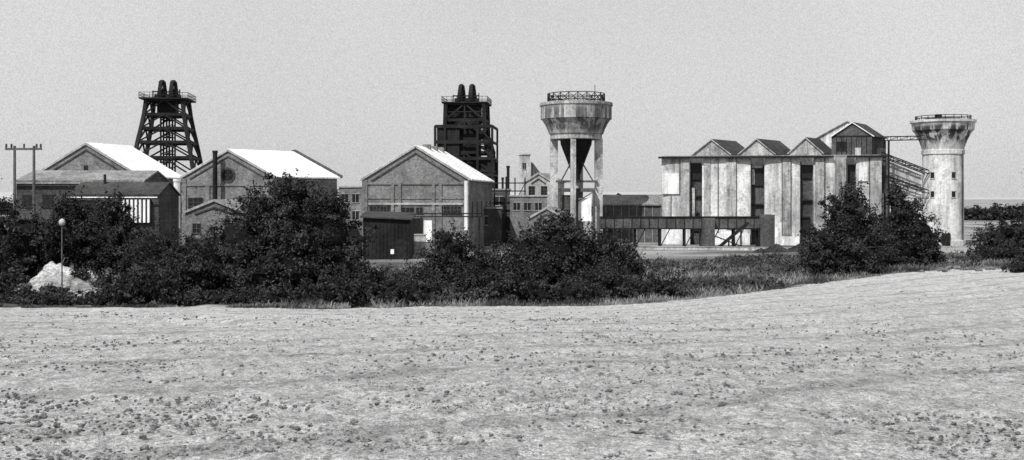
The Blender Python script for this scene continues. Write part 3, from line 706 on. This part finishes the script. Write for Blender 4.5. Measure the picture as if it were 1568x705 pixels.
m=MB(); m.hexa([(70.8,200.5,0),(79,201.5,0),(79,204,0),(70.8,204,0)],[(70.8,200.5,16.8),(79,201.5,13.4),(79,204,13.4),(70.8,204,16.8)]); m.obj('gallery_side_cladding',SILO,g)
m=MB(); m.box(69.8,71.0,198.6,200,10,18.5); m.obj('transfer_box',STEELM,g)

# screening shed + conveyor
g,fb,L=gabled('screening_shed',(18.3,212),(18.3,222),(14.5,-1.5),7.6,9.4,STEELM,ROOFM,trim=None,oh=.4)
m=MB()
for i in range(9): x=19+i*1.55; y=212-.104*(x-18.3); m.box(x,x+.08,y-.08,y,0,7.5)
m.obj('wall_ribs',TRIM,g)
def heap(g,cx,cy,r,h,mt):
    m=MB(); n=30; prof=[(r,-.1),(r*.8,h*.2),(r*.5,h*.55),(r*.2,h*.9),(.05,h)]; m.lathe(cx,cy,prof,n,False)
    m.v=[(x+.1*rng.normal(),y+.12*rng.normal(),z+.1*rng.normal()*(z>0)) for x,y,z in m.v]; m.obj('pile',mt,g)
g=group('coal_heap',(24.5,240,0)); heap(g,24.5,240,6,10.0,COAL)
g=group('ground_conveyor',(33,190,0)); m=MB()
m.hexa([(16.1,190,3.6),(46,191,3.4),(46,193,3.4),(16.1,192,3.6)],[(16.1,190,5.5),(46,191,5.5),(46,193,5.5),(16.1,192,5.5)]); m.obj('gallery',STEELM,g)
m=MB()
for x in np.arange(17,46,1.6): y=190+(x-16.1)/29.9; m.beam((x,y-.06,3.5),(x,y-.06,5.5),.12)
m.beam((16,189.9,5.6),(46.2,190.9,5.6),.22); m.beam((16,189.9,3.5),(46.2,190.9,3.4),.22)
for x in np.arange(18,46,4.5): m.beam((x,190.5,0),(x,190.5,3.6),.3); m.beam((x,192,0),(x,192,3.6),.3); m.beam((x,190.5,0),(x+1.8,190.5,3.5),.15)
m.beam((37,188.5,0),(42.5,188.5,4.6),.3,.4); m.beam((37,187.6,0),(42.5,187.6,4.6),.3,.4); m.beam((39,188,0),(39,188,1.8),.25); m.beam((41.2,188,0),(41.2,188,3.6),.25); m.beam((36.5,188,2.2),(42,188,0.1),.2)
m.obj('frame_and_legs',STEEL,g)
m=MB(); m.box(45.2,47.8,190,194,-.1,6); m.box(34.6,36.8,189.5,193,-.1,5.4); m.obj('transfer_houses',STEELM,g)
g=group('coal_heap',(45,176,0)); heap(g,44.5,176,2.6,1.2,COAL); heap(g,49.5,178,3.2,1.3,COAL); heap(g,41.5,174,1.6,.6,COAL)
g=group('boundary_wall',(30,182,0)); m=MB()
m.hexa([(22,184,-.1),(58,178,-.1),(58,178.4,-.1),(22,184.4,-.1)],[(22,184,.5),(58,178,.5),(58,178.4,.5),(22,184.4,.5)]); m.obj('wall',CONC,g)
m=MB(); m.hexa([(21.9,183.9,.5),(58.1,177.9,.5),(58.1,178.5,.5),(21.9,184.5,.5)],[(21.9,183.9,.6),(58.1,177.9,.6),(58.1,178.5,.6),(21.9,184.5,.6)]); m.obj('coping',TRIM,g)

# ---------------------------------------------------------------- middle jumble
flat('heapstead_building',-7,-.4,212,222,10.6,BRICKD,ROOFM,[(-6,-4.4,7.5,9.3),(-3.4,-1.8,7.5,9.3)])
flat('workshop_building',-.4,7.0,208,216,9.3,BRICK,TRIM,[(.3,1.6,6.6,8.1),(2.4,3.7,6.6,8.1),(4.6,5.9,6.6,8.1)])
g,fb,L=gabled('boiler_house',(2.6,222),(8.6,222),(3,10),12.4,14.2,CONC,ROOFM,oh=.3,th=.15)
windows(g,fb,[(1,2.2,9.6,11.4,2,3),(3.6,4.8,9.6,11.4,2,3)])
g=flat('concrete_lift_tower',1.7,4.1,240,243,18.8,CONC,CONC,[(2.4,3.2,15.6,17)],.3)
g=group('conveyor_head',(5,235,0)); m=MB()
m.hexa([(4.2,235,13),(7.6,235,13),(7.6,238,13),(4.2,238,13)],[(4.3,235,17.0),(4.9,235,16.6),(4.9,238,16.6),(4.3,238,17.0)]); m.beam((4.4,234.9,0),(4.4,234.9,17),.3); m.beam((7.5,234.9,0),(7.5,234.9,13),.3); m.obj('hood',STEELM,g)
for (x,y,zt,r) in ((-.8,214,15.6,.3),(-1.9,213,13.2,.22)):
    g=group('steel_chimney',(x,y,0)); m=MB(); m.lathe(x,y,[(r,0),(r,zt-.4),(r*1.3,zt-.4),(r*1.3,zt)],14); m.obj('pipe',STEEL,g)
g=group('steel_gantry',(-3,209,0)); m=MB()
for x in (-5.5,-3.5,-1.2,.6,2.6): m.beam((x,209,0),(x,209,12.5+(x%2)),.25)
for z in (8,10.4,12): m.beam((-5.6,209,z),(2.8,209,z),.22)
m.beam((-5.5,209,8),(-3.5,209,12),.15); m.beam((.6,209,8),(2.6,209,12),.15); m.obj('frame',STEEL,g)
flat('tool_store',-6.6,-2,196,204,7.0,BRICKD,ROOFM,[(-5.8,-4.6,4,5.6)])
g,fb,L=gabled('stores_building',(3,190),(9.5,190),(2,8),5.4,7.2,BRICK,ROOFM,oh=.3,th=.15)
windows(g,fb,[(1,2.2,3,4.6,2,2),(4.2,5.4,3,4.6,2,2)])

# ---------------------------------------------------------------- poles & lamp
g=group('telegraph_pole',(-46.7,100,0)); m=MB()
for x in (-47.6,-45.75): m.lathe(x,100,[(.17,-.2),(.12,14.2)],10)
m.beam((-48.5,100,13.9),(-45.0,100,13.9),.16,.2)
m.obj('poles_and_crossarm',WOOD,g)
m=MB()
for x in (-48.4,-46.7,-45.1,-47.9,-45.5): m.lathe(x,100,[(.05,14.0),(.12,14.1),(.08,14.2),(.12,14.3),(.04,14.42)],8)
m.obj('insulators',STEELM,g)
g=group('street_lamp',(-37.9,88,1)); m=MB(); m.lathe(-37.9,88,[(.07,0),(.05,6.9)],8); m.obj('column',WOOD,g)
m=MB(); m.lathe(-37.9,88,[(.09,6.9),(.22,7.0),(.26,7.2),(.2,7.4),(.06,7.5)],14); m.obj('globe',CONC,g,True)

# ---------------------------------------------------------------- light, world, camera
sv=np.array([-.36,-.56,.75]); sv/=np.linalg.norm(sv)
L=bpy.data.lights.new('sun','SUN'); L.energy=5.0; L.angle=math.radians(.5); L.color=(1,.997,.99)
so=link(bpy.data.objects.new('sun',L)); so.location=(0,0,60)
from mathutils import Vector
so.rotation_euler=Vector((-sv[0],-sv[1],-sv[2])).to_track_quat('-Z','Y').to_euler()
w=bpy.data.worlds.new('World'); sc.world=w; w.use_nodes=True; t=w.node_tree; t.nodes.clear()
o=t.nodes.new('ShaderNodeOutputWorld'); b=t.nodes.new('ShaderNodeBackground'); t.links.new(b.outputs[0],o.inputs[0])
s=t.nodes.new('ShaderNodeTexSky'); s.sky_type='NISHITA'; s.sun_disc=False; s.sun_elevation=math.asin(sv[2]); s.sun_rotation=math.atan2(sv[0],sv[1]); s.dust_density=3
bw=t.nodes.new('ShaderNodeRGBToBW'); t.links.new(s.outputs[0],bw.inputs[0])
v=mixf(t,.72,bw.outputs[0],8.2)
tc=t.nodes.new('ShaderNodeTexCoord')
v=mth(t,'MULTIPLY',v,rmp(t,noise(t,tc.outputs['Generated'],900,1,.5),.25,.75,.88,1.12))
v=mth(t,'MULTIPLY',v,rmp(t,noise(t,tc.outputs['Generated'],2.2,2,.5),.3,.7,.95,1.05))
cc=t.nodes.new('ShaderNodeCombineColor')
for i in range(3): t.links.new(v,cc.inputs[i])
t.links.new(cc.outputs[0],b.inputs[0]); b.inputs[1].default_value=.1
cam=bpy.data.cameras.new('camera'); co=link(bpy.data.objects.new('camera',cam)); co.location=(0,0,9.4); co.rotation_euler=(math.pi/2,0,0)
cam.sensor_width=36; cam.lens=36*1600/1568; cam.shift_y=-52/1568; cam.clip_end=20000; cam.clip_start=.1
sc.camera=co
